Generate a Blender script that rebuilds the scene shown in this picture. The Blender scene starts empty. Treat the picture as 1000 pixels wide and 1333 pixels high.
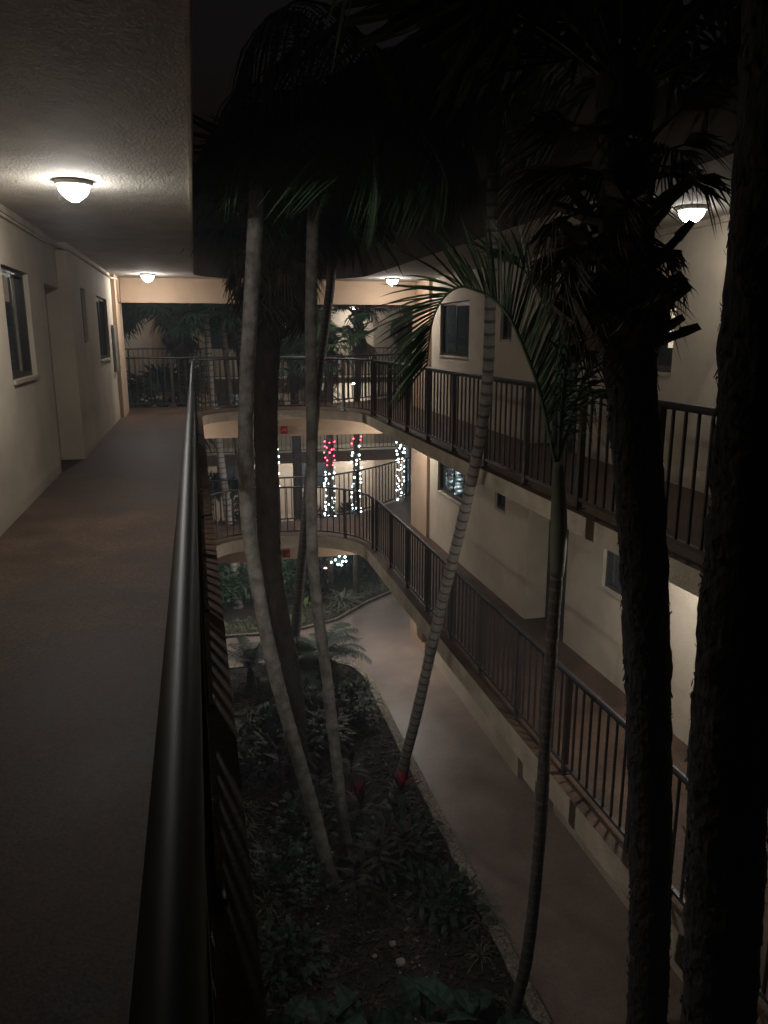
import bpy, bmesh, math, random
from mathutils import Vector, Matrix, Euler, noise
random.seed(7)
S = bpy.context.scene
COL = S.collection
R = math.radians
PI = math.pi

# ------------------------------------------------------------------ camera, sky, exposure
EYE = 6.94
cam_d = bpy.data.cameras.new('camera')
cam_d.sensor_fit = 'VERTICAL'; cam_d.sensor_height = 36.0; cam_d.lens = 27.0
cam_d.clip_start = 0.02; cam_d.clip_end = 500
cam = bpy.data.objects.new('camera', cam_d); COL.objects.link(cam)
fwd_y = Vector((-0.248, 0.2315, 1.0)).normalized()
pit = math.atan(0.2315)
upv = Vector((0, math.cos(pit), -math.sin(pit)))
xv = upv.cross(fwd_y); xv = xv if xv.x > 0 else -xv
r_, u_, f_ = [Vector((xv[i], fwd_y[i], upv[i])).normalized() for i in range(3)]
m = Matrix((r_, u_, -f_)).transposed().to_4x4(); m.translation = Vector((0, 0, EYE))
cam.matrix_world = m
S.camera = cam

W = bpy.data.worlds.new('World'); S.world = W; W.use_nodes = True
wn = W.node_tree.nodes; wl = W.node_tree.links
bg = wn['Background']
sky = wn.new('ShaderNodeTexSky'); sky.sky_type = 'NISHITA'; sky.sun_disc = False
sky.sun_elevation = R(-3.5); sky.sun_rotation = R(200)
wl.new(sky.outputs[0], bg.inputs[0]); bg.inputs[1].default_value = 0.15
S.view_settings.view_transform = 'Standard'; S.view_settings.look = 'None'
S.view_settings.exposure = 0.0; S.view_settings.gamma = 1.0; S.view_settings.use_curve_mapping = False
S.cycles.max_bounces = 7; S.cycles.diffuse_bounces = 4; S.cycles.glossy_bounces = 3
S.cycles.caustics_reflective = False; S.cycles.caustics_refractive = False
S.cycles.sample_clamp_indirect = 4.0
LAMP_L = 124.0          # radiance of a ceiling lamp's dome
BULB_L = 13.0

# ------------------------------------------------------------------ materials
def mat(name, col, rough=0.7, var=0.0, vscale=3.0, bump=0.0, bscale=40.0, metal=0.0, spec=0.5,
        col2=None, detail=6.0, stretch=None, speck=None, bump2=0.0, b2scale=6.0, rvar=0.0):
    M = bpy.data.materials.new(name); M.use_nodes = True
    nt = M.node_tree; n = nt.nodes; l = nt.links
    p = n['Principled BSDF']
    p.inputs['Roughness'].default_value = rough; p.inputs['Metallic'].default_value = metal
    p.inputs['Specular IOR Level'].default_value = spec
    tc = n.new('ShaderNodeTexCoord'); co = tc.outputs['Object']
    if stretch:
        mp = n.new('ShaderNodeMapping'); mp.inputs['Scale'].default_value = stretch
        l.new(co, mp.inputs[0]); co = mp.outputs[0]
    if var or col2:
        nz = n.new('ShaderNodeTexNoise'); nz.inputs['Scale'].default_value = vscale; nz.inputs['Detail'].default_value = detail
        nz.inputs['Roughness'].default_value = 0.62
        l.new(co, nz.inputs['Vector'])
        rp = n.new('ShaderNodeValToRGB')
        c2 = col2 or tuple(max(0, c*(1-var)) for c in col)
        c1 = col if col2 else tuple(min(1, c*(1+var)) for c in col)
        rp.color_ramp.elements[0].position = 0.32; rp.color_ramp.elements[1].position = 0.68
        rp.color_ramp.elements[0].color = (*c2, 1); rp.color_ramp.elements[1].color = (*c1, 1)
        l.new(nz.outputs['Fac'], rp.inputs[0]); out = rp.outputs[0]
        if speck:
            vo = n.new('ShaderNodeTexVoronoi'); vo.inputs['Scale'].default_value = speck[0]
            l.new(co, vo.inputs['Vector'])
            mx = n.new('ShaderNodeMix'); mx.data_type = 'RGBA'; mx.blend_type = 'MULTIPLY'; mx.inputs[0].default_value = speck[1]
            hs = n.new('ShaderNodeRGBToBW'); l.new(vo.outputs['Color'], hs.inputs[0])
            mr = n.new('ShaderNodeMapRange'); mr.inputs[3].default_value = 0.35; mr.inputs[4].default_value = 1.7
            l.new(hs.outputs[0], mr.inputs[0])
            l.new(out, mx.inputs[6]); l.new(mr.outputs[0], mx.inputs[7]); out = mx.outputs[2]
        l.new(out, p.inputs['Base Color'])
        if rvar:
            m2 = n.new('ShaderNodeMapRange'); m2.inputs[3].default_value = max(.05, rough-rvar); m2.inputs[4].default_value = min(1, rough+rvar)
            l.new(nz.outputs['Fac'], m2.inputs[0]); l.new(m2.outputs[0], p.inputs['Roughness'])
    else:
        p.inputs['Base Color'].default_value = (*col, 1)
    last = None
    for amt, sc in ((bump2, b2scale), (bump, bscale)):
        if amt:
            b = n.new('ShaderNodeTexNoise'); b.inputs['Scale'].default_value = sc; b.inputs['Detail'].default_value = 5
            l.new(co, b.inputs['Vector'])
            bp = n.new('ShaderNodeBump'); bp.inputs['Strength'].default_value = amt; bp.inputs['Distance'].default_value = 0.02
            l.new(b.outputs['Fac'], bp.inputs['Height'])
            if last: l.new(last, bp.inputs['Normal'])
            last = bp.outputs[0]
    if last: l.new(last, p.inputs['Normal'])
    return M

def emis(name, col, strength):
    M = bpy.data.materials.new(name); M.use_nodes = True
    p = M.node_tree.nodes['Principled BSDF']
    p.inputs['Base Color'].default_value = (.8, .8, .8, 1)
    p.inputs['Emission Color'].default_value = (*col, 1); p.inputs['Emission Strength'].default_value = strength
    return M

WALL = mat('cream_stucco', (.61, .515, .395), .9, col2=(.44, .365, .27), vscale=.9, bump=.28, bscale=55, bump2=.12, b2scale=7)
TAN = mat('tan_paint', (.53, .37, .25), .85, col2=(.45, .31, .205), vscale=2.0, bump=.2, bscale=50)
FASCIA = mat('cream_fascia', (.52, .44, .335), .9, col2=(.34, .28, .205), vscale=3.5, bump=.3, bscale=45)
CEIL = mat('textured_ceiling', (.54, .50, .43), .9, col2=(.38, .35, .30), vscale=3.1, bump=.42, bscale=60, bump2=.34, b2scale=9, stretch=(1, .6, 1))
FLOOR = mat('painted_concrete_floor', (.104, .063, .041), .60, col2=(.046, .028, .019), vscale=1.9, bump=.08, bscale=90, bump2=.10, b2scale=4, speck=(85, .7), rvar=.10, spec=.22)
PATHM = mat('brown_concrete_path', (.295, .22, .18), .42, col2=(.185, .138, .113), vscale=1.3, bump=.12, bscale=90, bump2=.18, b2scale=3, speck=(95, .4), rvar=.22)
BLACK = mat('black_rail_paint', (.030, .027, .026), .34, spec=.9, bump=.04, bscale=120)
HAND = mat('worn_handrail_paint', (.024, .023, .025), .47, col2=(.016, .0155, .017), vscale=14, spec=.34, bump=.012, bscale=300)
ROOFM = mat('dark_brown_roof_fascia', (.075, .06, .05), .85, var=.2, vscale=3)
BRONZE = mat('dark_bronze_frame', (.035, .028, .022), .4, metal=.3)
GLASS = mat('dark_window_glass', (.035, .04, .045), .06, spec=.9)
DOORM = mat('painted_door', (.30, .25, .19), .55, var=.08, vscale=4, bump=.1, bscale=30)
DOORD = mat('dark_door', (.022, .018, .016), .5, var=.1)
METAL = mat('brushed_metal', (.5, .5, .48), .35, metal=1)
GREY = mat('grey_painted_metal', (.25, .24, .22), .5, var=.1)
WHITE = mat('white_paint', (.72, .7, .66), .6, var=.05)
SOIL = mat('dark_mulch_soil', (.035, .024, .017), .95, col2=(.016, .011, .008), vscale=14, bump=.9, bscale=30, bump2=.6, b2scale=9)
CHIP = mat('mulch_chip', (.065, .042, .028), .9, col2=(.03, .02, .014), vscale=9)
LITTER = mat('dry_leaf_litter', (.16, .12, .08), .85, col2=(.07, .05, .03), vscale=6)
STONE = mat('pale_stone', (.33, .30, .26), .85, var=.2, vscale=12, bump=.4, bscale=25)
KERB = mat('aggregate_kerb', (.36, .315, .25), .9, col2=(.20, .17, .13), vscale=14, bump=1.0, bscale=38, speck=(42, 1.0))
BARKG = mat('grey_ringed_bark', (.30, .275, .24), .85, col2=(.19, .175, .15), vscale=7, bump=.5, bscale=30, stretch=(1, 1, 2.2))
LICH = mat('lichen_bark', (.30, .28, .245), .9, col2=(.095, .085, .073), vscale=7.5, bump=.6, bscale=30)
RING = mat('leaf_scar', (.095, .085, .072), .9, var=.2, vscale=8)
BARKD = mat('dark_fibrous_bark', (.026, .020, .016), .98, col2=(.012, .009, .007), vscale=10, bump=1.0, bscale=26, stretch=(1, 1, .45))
BARKB = mat('brown_palm_bark', (.085, .066, .052), .95, col2=(.04, .031, .024), vscale=10, bump=1.0, bscale=30, stretch=(1, 1, .4))
SHAFT = mat('green_crownshaft', (.085, .095, .055), .75, col2=(.07, .062, .042), vscale=3, stretch=(2, 2, .5))
LEAF = mat('palm_leaf', (.055, .115, .040), .62, col2=(.030, .070, .024), vscale=4)
LEAFB = mat('bluegreen_leaf', (.034, .085, .050), .55, col2=(.018, .046, .027), vscale=5)
LEAFBIG = mat('broad_leaf', (.014, .042, .026), .6, col2=(.008, .025, .015), vscale=5, spec=.3)
LEAFY = mat('yellowgreen_leaf', (.13, .17, .04), .55, col2=(.07, .10, .028), vscale=5)
LEAFD = mat('dark_leaf', (.028, .05, .024), .62, col2=(.016, .03, .014), vscale=4)
GRASSL = mat('grassy_leaf', (.19, .19, .11), .65, col2=(.09, .10, .055), vscale=6)
DEAD = mat('dead_frond', (.115, .085, .058), .9, col2=(.06, .044, .03), vscale=5)
BOOTM = mat('dry_leaf_base', (.16, .115, .085), .9, col2=(.07, .05, .036), vscale=5, bump=.5, bscale=25)
TIRED = mat('crimson_leaf', (.62, .035, .11), .5, col2=(.45, .02, .07), vscale=6)
TIDARK = mat('maroon_leaf', (.040, .016, .019), .7, col2=(.018, .014, .011), vscale=5)
REDP = mat('red_enamel', (.26, .016, .016), .4)
WIRE = mat('green_wire', (.015, .03, .018), .6)
DOME = emis('lit_lamp_dome', (1.0, .975, .94), LAMP_L)
CORE = emis('lit_lamp_core', (1.0, .98, .95), LAMP_L*3.4)
DOME2 = emis('dim_lamp_dome', (1.0, .975, .94), LAMP_L*.27)
CORE2 = emis('dim_lamp_core', (1.0, .98, .95), LAMP_L*.85)
BULBW = emis('lit_white_bulb', (.72, .95, 1.0), BULB_L)
BULBR = emis('lit_red_bulb', (1.0, .045, .10), BULB_L*1.1)
REDLED = emis('lit_red_indicator', (1.0, .06, .05), 3.0)
WINGLOW = emis('window_glow', (1.0, .82, .5), .55)  # self-glowing strip added for a bright patch in one dark window
LAWNLAMP = emis('lit_garden_spot', (1.0, .95, .75), 9.0)

# ------------------------------------------------------------------ mesh helpers
OFF = {}
class MB:
    def __init__(s): s.v = []; s.f = []; s.m = []
    def add(s, vs, fs, mi=0):
        b = len(s.v); s.v += [tuple(v) for v in vs]
        for f in fs: s.f.append(tuple(b+i for i in f)); s.m.append(mi)
    def box(s, x0, x1, y0, y1, z0, z1, mi=0):
        s.add([(x0,y0,z0),(x1,y0,z0),(x1,y1,z0),(x0,y1,z0),(x0,y0,z1),(x1,y0,z1),(x1,y1,z1),(x0,y1,z1)],
              [(3,2,1,0),(4,5,6,7),(0,1,5,4),(1,2,6,5),(2,3,7,6),(3,0,4,7)], mi)
    def quad(s, a, b, c, d, mi=0): s.add([a,b,c,d], [(0,1,2,3)], mi)
    def prism(s, poly, z0, z1, mt=0, ms=0, mb=0):
        n = len(poly)
        ar = sum(poly[i][0]*poly[(i+1)%n][1]-poly[(i+1)%n][0]*poly[i][1] for i in range(n))
        if ar < 0: poly = poly[::-1]
        s.add([(x,y,z1) for x,y in poly], [tuple(range(n))], mt)
        s.add([(x,y,z0) for x,y in poly], [tuple(reversed(range(n)))], mb)
        for i in range(n):
            a = poly[i]; b = poly[(i+1)%n]
            s.add([(a[0],a[1],z0),(b[0],b[1],z0),(b[0],b[1],z1),(a[0],a[1],z1)], [(0,1,2,3)], ms)
    def tube(s, pts, rad, n=8, mi=0, cap=True, rnd=0.0, mfun=None, flat=1.0):
        pts = [Vector(p) for p in pts]; k = len(pts)
        if not hasattr(rad, '__len__'): rad = [rad]*k
        base = len(s.v); ref = None
        for i, p in enumerate(pts):
            t = (pts[min(i+1,k-1)]-pts[max(i-1,0)]).normalized()
            if ref is None:
                ref = Vector((1,0,0)) if abs(t.x) < .8 else Vector((0,1,0))
            a = (ref - t*ref.dot(t)).normalized(); b = t.cross(a); ref = a
            for j in range(n):
                an = 2*PI*j/n; rr = rad[i]*(1+(random.uniform(-rnd,rnd) if rnd else 0))
                q = p + a*math.cos(an)*rr + b*math.sin(an)*rr*flat
                s.v.append(tuple(q))
        for i in range(k-1):
            mm = mfun(i) if mfun else mi
            for j in range(n):
                s.f.append((base+i*n+j, base+i*n+(j+1)%n, base+(i+1)*n+(j+1)%n, base+(i+1)*n+j)); s.m.append(mm)
        if cap:
            s.f.append(tuple(base+j for j in reversed(range(n)))); s.m.append(mi)
            s.f.append(tuple(base+(k-1)*n+j for j in range(n))); s.m.append(mi)
    def lathe(s, prof, n=20, c=(0,0,0), mi=0):
        base = len(s.v)
        for r, z in prof:
            for j in range(n): s.v.append((c[0]+r*math.cos(2*PI*j/n), c[1]+r*math.sin(2*PI*j/n), c[2]+z))
        for i in range(len(prof)-1):
            for j in range(n):
                s.f.append((base+i*n+j, base+i*n+(j+1)%n, base+(i+1)*n+(j+1)%n, base+(i+1)*n+j)); s.m.append(mi)
    def blade(s, p, d, L, w, droop=.3, nseg=3, up=Vector((0,0,1)), mi=0, fold=.0, taper=.35):
        """one tapering leaf blade from p along d, bending down by droop"""
        p = Vector(p); d = Vector(d).normalized(); side = d.cross(up)
        side = side.normalized() if side.length > 1e-3 else Vector((1,0,0))
        vs = []; fs = []
        for i in range(nseg+1):
            t = i/nseg
            c = p + d*L*t + Vector((0,0,-1))*droop*L*t*t
            ww = w*.5*(taper+(1-taper)*math.sin(PI*min(1, .15+t*1.0))**.7) if i < nseg else 0.0
            if i < nseg: vs += [c-side*ww, c+side*ww]
            else: vs += [c]
        for i in range(nseg-1): fs.append((2*i, 2*i+1, 2*i+3, 2*i+2))
        fs.append((2*nseg-2, 2*nseg-1, 2*nseg))
        s.add(vs, fs, mi)
    def mesh(s, name, mats, smooth=False):
        me = bpy.data.meshes.new(name)
        me.from_pydata(s.v, [], s.f)
        for M in (mats if isinstance(mats, (list, tuple)) else [mats]): me.materials.append(M)
        me.polygons.foreach_set('material_index', s.m)
        if smooth: me.polygons.foreach_set('use_smooth', [len(f) <= 4 for f in s.f])
        me.update(); return me
    def build(s, name, mats, parent=None, smooth=False):
        if parent is not None and parent in OFF:
            o = OFF[parent]; s.v = [(x-o[0], y-o[1], z-o[2]) for x,y,z in s.v]
        ob = bpy.data.objects.new(name, s.mesh(name, mats, smooth)); COL.objects.link(ob)
        if parent is not None:
            ob.parent = parent; OFF[ob] = OFF.get(parent, (0,0,0))
        return ob

def thing(name, label, cat, loc, group=None):
    o = bpy.data.objects.new(name, None); COL.objects.link(o); o.location = loc
    o.empty_display_size = .1
    o['label'] = label; o['category'] = cat; OFF[o] = tuple(loc)
    if group: o['group'] = group
    return o
def tag(o, label, cat, group=None):
    o['label'] = label; o['category'] = cat
    if group: o['group'] = group
    return o
def kind(o, k): o['kind'] = k; return o
def inst(me, name, parent, loc, rot=(0,0,0), sc=(1,1,1)):
    """a part sharing mesh data; loc in world space"""
    ob = bpy.data.objects.new(name, me); COL.objects.link(ob)
    o = OFF.get(parent, (0,0,0)) if parent else (0,0,0)
    ob.location = (loc[0]-o[0], loc[1]-o[1], loc[2]-o[2]); ob.rotation_euler = rot
    ob.scale = sc if hasattr(sc, '__len__') else (sc,)*3
    if parent: ob.parent = parent
    return ob

def spline(pts, n):
    """Catmull-Rom through pts, n samples per span"""
    P = [Vector(p) for p in pts]; out = []
    for i in range(len(P)-1):
        a = P[max(i-1,0)]; b = P[i]; c = P[i+1]; d = P[min(i+2,len(P)-1)]
        for k in range(n):
            t = k/n
            out.append(.5*((2*b)+(c-a)*t+(2*a-5*b+4*c-d)*t*t+(3*b-a-3*c+d)*t**3))
    out.append(P[-1]); return out
def along(pts):
    d = [0.0]
    for a, b in zip(pts, pts[1:]): d.append(d[-1]+(b-a).length)
    return d
def at_len(pts, d, s):
    for i in range(len(pts)-1):
        if s <= d[i+1] or i == len(pts)-2:
            t = (s-d[i])/max(1e-9, d[i+1]-d[i]); return pts[i].lerp(pts[i+1], t), (pts[i+1]-pts[i]).normalized()

# ------------------------------------------------------------------ setting: ground, paths, beds, kerbs
FL = {1: 0.0, 2: 2.7, 3: 5.4}
TH = {2: .26, 3: .18}                         # slab thickness
CE = {1: 2.7-.26, 2: 5.4-.18, 3: 8.01}        # ceiling heights
g = MB(); g.box(-26, 28, -10, 42, -.5, -.02); kind(g.build('ground', SOIL), 'structure')
g = MB(); g.prism([(-2.2,-6),(5.3,-6),(5.3,16.2),(9.5,16.2),(9.5,29.9),(-9,29.9),(-9,15.0),(-2.2,15.0)], -.018, 0)
kind(g.build('path', PATHM), 'structure')
def arc(cx, cy, r, a0, a1, n=10):
    return [(cx+r*math.cos(R(a0+(a1-a0)*i/n)), cy+r*math.sin(R(a0+(a1-a0)*i/n))) for i in range(n+1)]
bed_out = [(.02,-4),(3.03,-4)] + [(3.03,14.2)] + arc(1.93,14.3,1.1,0,90,8) + [(.02,15.4)]
ker_out = [(.02,-4),(3.20,-4)] + [(3.20,14.2)] + arc(1.93,14.3,1.27,0,90,8) + [(.02,15.57)]
g = MB(); g.prism(bed_out, .004, .045); kind(g.build('planting_bed', SOIL), 'structure')
g = MB()
oi = bed_out[1:]; oo = ker_out[1:]
for i in range(len(oi)-1):
    sub = max(1, int(((oi[i][0]-oi[i+1][0])**2+(oi[i][1]-oi[i+1][1])**2)**.5/.16))
    for k in range(sub):
        P = []
        for t in (k/sub, (k+1)/sub):
            P.append(tuple(oi[i][j]+(oi[i+1][j]-oi[i][j])*t for j in (0,1))); P.append(tuple(oo[i][j]+(oo[i+1][j]-oo[i][j])*t for j in (0,1)))
        def wob(p, s): return (p[0]+.022*noise.noise((p[0]*4, p[1]*4, s)), p[1]+.022*noise.noise((p[0]*4, p[1]*4, s+9)))
        a, b, c, d = wob(P[0],1), wob(P[1],5), wob(P[2],1), wob(P[3],5)
        z0, z1 = [.075+.018*noise.noise((q[0]*5,q[1]*5,3)) for q in (P[0],P[2])]
        g.quad((*a,z0),(*b,z0-.015),(*d,z1-.015),(*c,z1)); g.quad((*b,z0-.015),(*b,0),(*d,0),(*d,z1-.015)); g.quad((*a,0),(*a,z0),(*c,z1),(*c,0))
kind(g.build('kerb', KERB), 'structure')
far_edge = [(-8.5,17.3),(.4,17.25),(1.3,17.2),(2.2,17.35),(3.1,17.75),(4.1,18.8),(5.1,19.6),(5.9,20.8),(6.2,22.5),(6.2,27)]
g = MB(); g.prism(far_edge+[(-8.5,27)], .004, .05); kind(g.build('planting_bed', SOIL), 'structure')
g = MB()
for a, b in zip(far_edge, far_edge[1:]):
    d = Vector((b[0]-a[0], b[1]-a[1])).normalized(); nx, ny = -d.y, d.x
    g.prism([a, b, (b[0]+nx*.05, b[1]+ny*.05), (a[0]+nx*.05, a[1]+ny*.05)], .0, .075)
kind(g.build('kerb', KERB), 'structure')

# mulch chips, dry litter and pebbles
def chips(name, M, n, regs, smin, smax, thick, zb=.045):
    g = MB()
    for _ in range(n):
        x0,x1,y0,y1 = random.choice(regs)
        x = random.uniform(x0,x1); y = random.uniform(y0,y1); a = random.uniform(0,PI)
        L = random.uniform(smin,smax); w = L*random.uniform(.3,.6); t = random.uniform(-.3,.3)
        ca, sa = math.cos(a), math.sin(a); z = zb+random.uniform(.004,.03)
        vs = []
        for (u,v,h) in ((-1,-1,0),(1,-1,0),(1,1,0),(-1,1,0),(-.8,-.7,1),(.8,-.8,1),(.7,.8,1),(-.8,.7,1)):
            vs.append((x+ca*u*L/2-sa*v*w/2, y+sa*u*L/2+ca*v*w/2, z+h*thick+t*u*L/2))
        g.add(vs, [(4,5,6,7),(0,1,5,4),(1,2,6,5),(2,3,7,6),(3,0,4,7)])
    return kind(g.build(name, M), 'stuff')
chips('mulch', CHIP, 6500, [(.1,3.0,4.5,9.5),(.1,3.0,5,15.2),(.1,3,7,12)], .03, .09, .008)
chips('leaf_litter', LITTER, 600, [(.1,3.0,5,15.2)], .04, .10, .004)
def stone_mesh(seed, r):
    bm = bmesh.new(); bmesh.ops.create_icosphere(bm, subdivisions=2, radius=r)
    for v in bm.verts: v.co *= 1+.35*noise.noise(v.co*(2.2/r)+Vector((seed,0,0)))*1.0; v.co.z *= .65
    me = bpy.data.meshes.new('stone'); bm.to_mesh(me); bm.free(); me.materials.append(STONE); return me
st = [stone_mesh(i*3.1, 1.0) for i in range(3)]
g = MB()
for _ in range(130):
    x = random.uniform(.2,2.95); y = random.uniform(5.6,10.5)
    s = random.choice((.008,.01,.012,.016)); me = random.choice(st); b = len(g.v)
    g.v += [(x+v.co.x*s, y+v.co.y*s, .075+v.co.z*s) for v in me.vertices]
    for p in me.polygons: g.f.append(tuple(b+i for i in p.vertices)); g.m.append(0)
kind(g.build('pebbles', STONE), 'stuff')
for x, y, s, lab in ((1.88,7.0,.055,'pale lump of rock on dark mulch, largest of the loose rocks'),(1.86,7.28,.042,'pale rock on dark mulch just beyond the largest rock'),
                (1.62,7.15,.03,'small pale rock on mulch beside the largest rock')):
    tag(inst(random.choice(st), 'rock', None, (x,y,.085), (0,0,x*9), s), lab, 'rock', 'pale rocks on the mulch')

# ------------------------------------------------------------------ buildings
def wall_run(g, face, sg, y0, y1, z0, z1, thick, openings=()):
    """wall whose visible face lies at x=face looking towards sg; openings (ya,yb,za,zb) get reveals"""
    back = face-sg*thick
    ys = sorted({y0,y1,*[o[0] for o in openings],*[o[1] for o in openings]})
    zs = sorted({z0,z1,*[o[2] for o in openings],*[o[3] for o in openings]})
    for ya, yb in zip(ys, ys[1:]):
        for za, zb in zip(zs, zs[1:]):
            c = ((ya+yb)/2, (za+zb)/2)
            if any(o[0]<c[0]<o[1] and o[2]<c[1]<o[3] for o in openings): continue
            for x in (face, back): g.quad((x,ya,za),(x,yb,za),(x,yb,zb),(x,ya,zb))
    for (ya,yb,za,zb) in list(openings)+[(y0,y1,z0,z1)]:
        g.quad((face,ya,za),(back,ya,za),(back,ya,zb),(face,ya,zb)); g.quad((face,yb,za),(back,yb,za),(back,yb,zb),(face,yb,zb))
        g.quad((face,ya,za),(back,ya,za),(back,yb,za),(face,yb,za)); g.quad((face,ya,zb),(back,ya,zb),(back,yb,zb),(face,yb,zb))

def window(par, face, sg, ya, yb, za, zb, slider=True, glow_area=None):
    """sliding aluminium window set back in its opening"""
    x = face-sg*.075
    f = MB(); t = .045; d = .03
    f.box(x-d, x+d, ya+.002, yb-.002, za+.002, za+t); f.box(x-d, x+d, ya+.002, yb-.002, zb-t, zb-.002)
    f.box(x-d, x+d, ya+.002, ya+t, za+t, zb-t); f.box(x-d, x+d, yb-t, yb-.002, za+t, zb-t)
    w = f.build('window', BRONZE, par)
    mid = (ya+yb)/2
    if slider:
        s = MB(); s.box(x+sg*.002, x+sg*.024, mid-.022, mid+.022, za+t, zb-t)
        s.box(x+sg*.002, x+sg*.024, ya+t, mid-.022, za+t, za+t+.03); s.box(x+sg*.002, x+sg*.024, ya+t, mid-.022, zb-t-.03, zb-t)
        s.box(x+sg*.002, x+sg*.024, ya+t, ya+t+.03, za+t+.03, zb-t-.03)
        s.build('sash', BRONZE, w)
        panes = ((ya+t+.03, mid-.022, .012), (mid+.022, yb-t, -.012))
    else: panes = ((ya+t, yb-t, 0.0),)
    for p0, p1, dx in panes:
        q = MB(); q.box(x+sg*dx-.003, x+sg*dx+.003, p0, p1, za+t, zb-t); q.build('pane', GLASS, w)
    s = MB(); s.box(min(face-sg*.05, face+sg*.02), max(face-sg*.05, face+sg*.02), ya+.004, yb-.004, za-.03, za+.0015); s.build('sill', FASCIA, w)
    if glow_area:
        c = MB(); n = 10; c0, c1, zz0, zz1 = glow_area
        for i in range(n):
            a = c0+(c1-c0)*i/n; b = c0+(c1-c0)*(i+1)/n
            xa = x+sg*(.034+.006*(i%2)); xb = x+sg*(.034+.006*((i+1)%2)); c.quad((xa,a,zz0),(xb,b,zz0),(xb,b,zz1),(xa,a,zz1))
        c.build('window_glow', WINGLOW, w)
    return w

def door(par, x, sg, ya, yb, z0, z1, M=DOORM):
    f = MB(); t = .05
    x0, x1 = sorted((x, x+sg*.05))
    f.box(x0, x1, ya, ya+t, z0, z1); f.box(x0, x1, yb-t, yb, z0, z1); f.box(x0, x1, ya+t, yb-t, z1-t, z1)
    d = f.build('door_frame', M, par)
    l = MB(); x0, x1 = sorted((x+sg*.004, x+sg*.03)); l.box(x0, x1, ya+t+.004, yb-t-.004, z0+.01, z1-t-.004)
    for (za, zb) in ((.15,.75),(.95,1.85)):
        px0, px1 = sorted((x+sg*.03, x+sg*.036)); l.box(px0, px1, ya+t+.12, yb-t-.12, z0+za, z0+zb)
    l.build('door', M, d)
    h = MB(); h.tube([(x+sg*.03, ya+t+.07, z0+1.0), (x+sg*.075, ya+t+.07, z0+1.0), (x+sg*.078, ya+t+.17, z0+1.0)], .01, 8); h.build('handle', METAL, d)

def slab(par, poly, z0, z1, name='walkway_slab', top=FLOOR):
    s = MB(); s.prism(poly, z0, z1, 0, 1, 2)
    return s.build(name, [top, ROOFM if top is ROOFM else FASCIA, CEIL], par)

def wing(label, sg, near, alc, far_, edges, ystart, yend, loc):
    """one wing of flats: walls, slabs, doors and windows on three levels; sg: +1 faces +x"""
    b = thing('apartment_building', label, 'building', loc)
    mir = (lambda a, c: (min(a,c), max(a,c)))
    for lv in (1,2,3):
        z = FL[lv]; zc = CE[lv]
        lit = None
        if sg > 0: ops_n = [(7.35,8.45,z+1.14,z+2.12)]; ops_f = [(11.15,11.6,z+1.46,z+2.14),(12.85,14.35,z+1.14,z+2.12)]
        else:
            ops_n = [(7.25,8.35,z+1.14,z+2.12)]; ops_f = [(11.15,11.6,z+1.46,z+2.14),(13.05,14.7,z+1.14,z+2.12)]
            if lv == 3: lit = (7.27,7.40,z+1.40,z+1.80)
        w = MB()
        wall_run(w, near, sg, ystart, 9.3, z, zc, .6, ops_n)
        wall_run(w, far_, sg, 10.25, yend, z, zc, .7, ops_f)
        x0, x1 = mir(near-sg*.3, near); w.box(x0, x1, 9.3, 10.25, z+2.08, zc)            # header over the door alcove
        x0, x1 = mir(alc-sg*.3, alc); w.box(x0, x1, 9.3, 10.25, z, z+2.08)
        w.build('wall', WALL, b)
        # stucco band along the top of the wall
        c = MB(); x0, x1 = mir(near+sg*.0, near+sg*.035); c.box(x0, x1, ystart, 10.2, zc-.06, zc); c.build('wall_trim', FASCIA, b)
        door(b, alc, sg, 9.33, 10.22, z+.005, z+2.06, DOORD if sg < 0 else DOORM)
        for i, o in enumerate(ops_n): window(b, near, sg, *o, glow_area=lit)
        for i, o in enumerate(ops_f): window(b, far_, sg, *o, slider=i > 0)
        # tan pier at the end of the wall
        p = MB(); x0, x1 = mir(far_, far_+sg*.07); p.box(x0, x1, 15.25, yend+.06, z, zc); x0, x1 = mir(far_-sg*.6, far_); p.box(x0, x1, yend, yend+.06, z, zc)
        p.build('pier', TAN, b)
    ein, eout = edges
    back = near-sg*.8
    for lv in (2,3):
        x0, x1 = mir(back, eout[lv]); slab(b, [(x0,ystart),(x1,ystart),(x1,14.6),(x0,14.6)], FL[lv]-TH[lv], FL[lv])
    x0, x1 = mir(back, ein); slab(b, [(x0,ystart),(x1,ystart),(x1,14.6),(x0,14.6)], 8.01, 8.62, 'roof_slab', ROOFM)
    for yb in (6.8, 11.0):                                                                # beams under the second floor
        q = MB(); x0, x1 = mir(near-sg*.02, eout[2]-sg*.04); q.box(x0, x1, yb-.16, yb+.16, CE[1]-.22, CE[1]-.003); q.build('beam', FASCIA if yb < 9 else TAN, b)
    return b

LW = wing('wing of flats whose upper walkway carries the long black handrail in the foreground', 1, -1.55, -1.74, -1.42,
          (.055, {2:.08, 3:.08}), -4.0, 16.4, (-1.55, 6, 0))
RW = wing('opposite wing of flats with two tiers of railed walkways behind the palms', -1, 4.85, 5.06, 4.68,
          (3.25, {2:3.2, 3:3.2}), -4.0, 16.4, (4.85, 6, 0))
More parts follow.
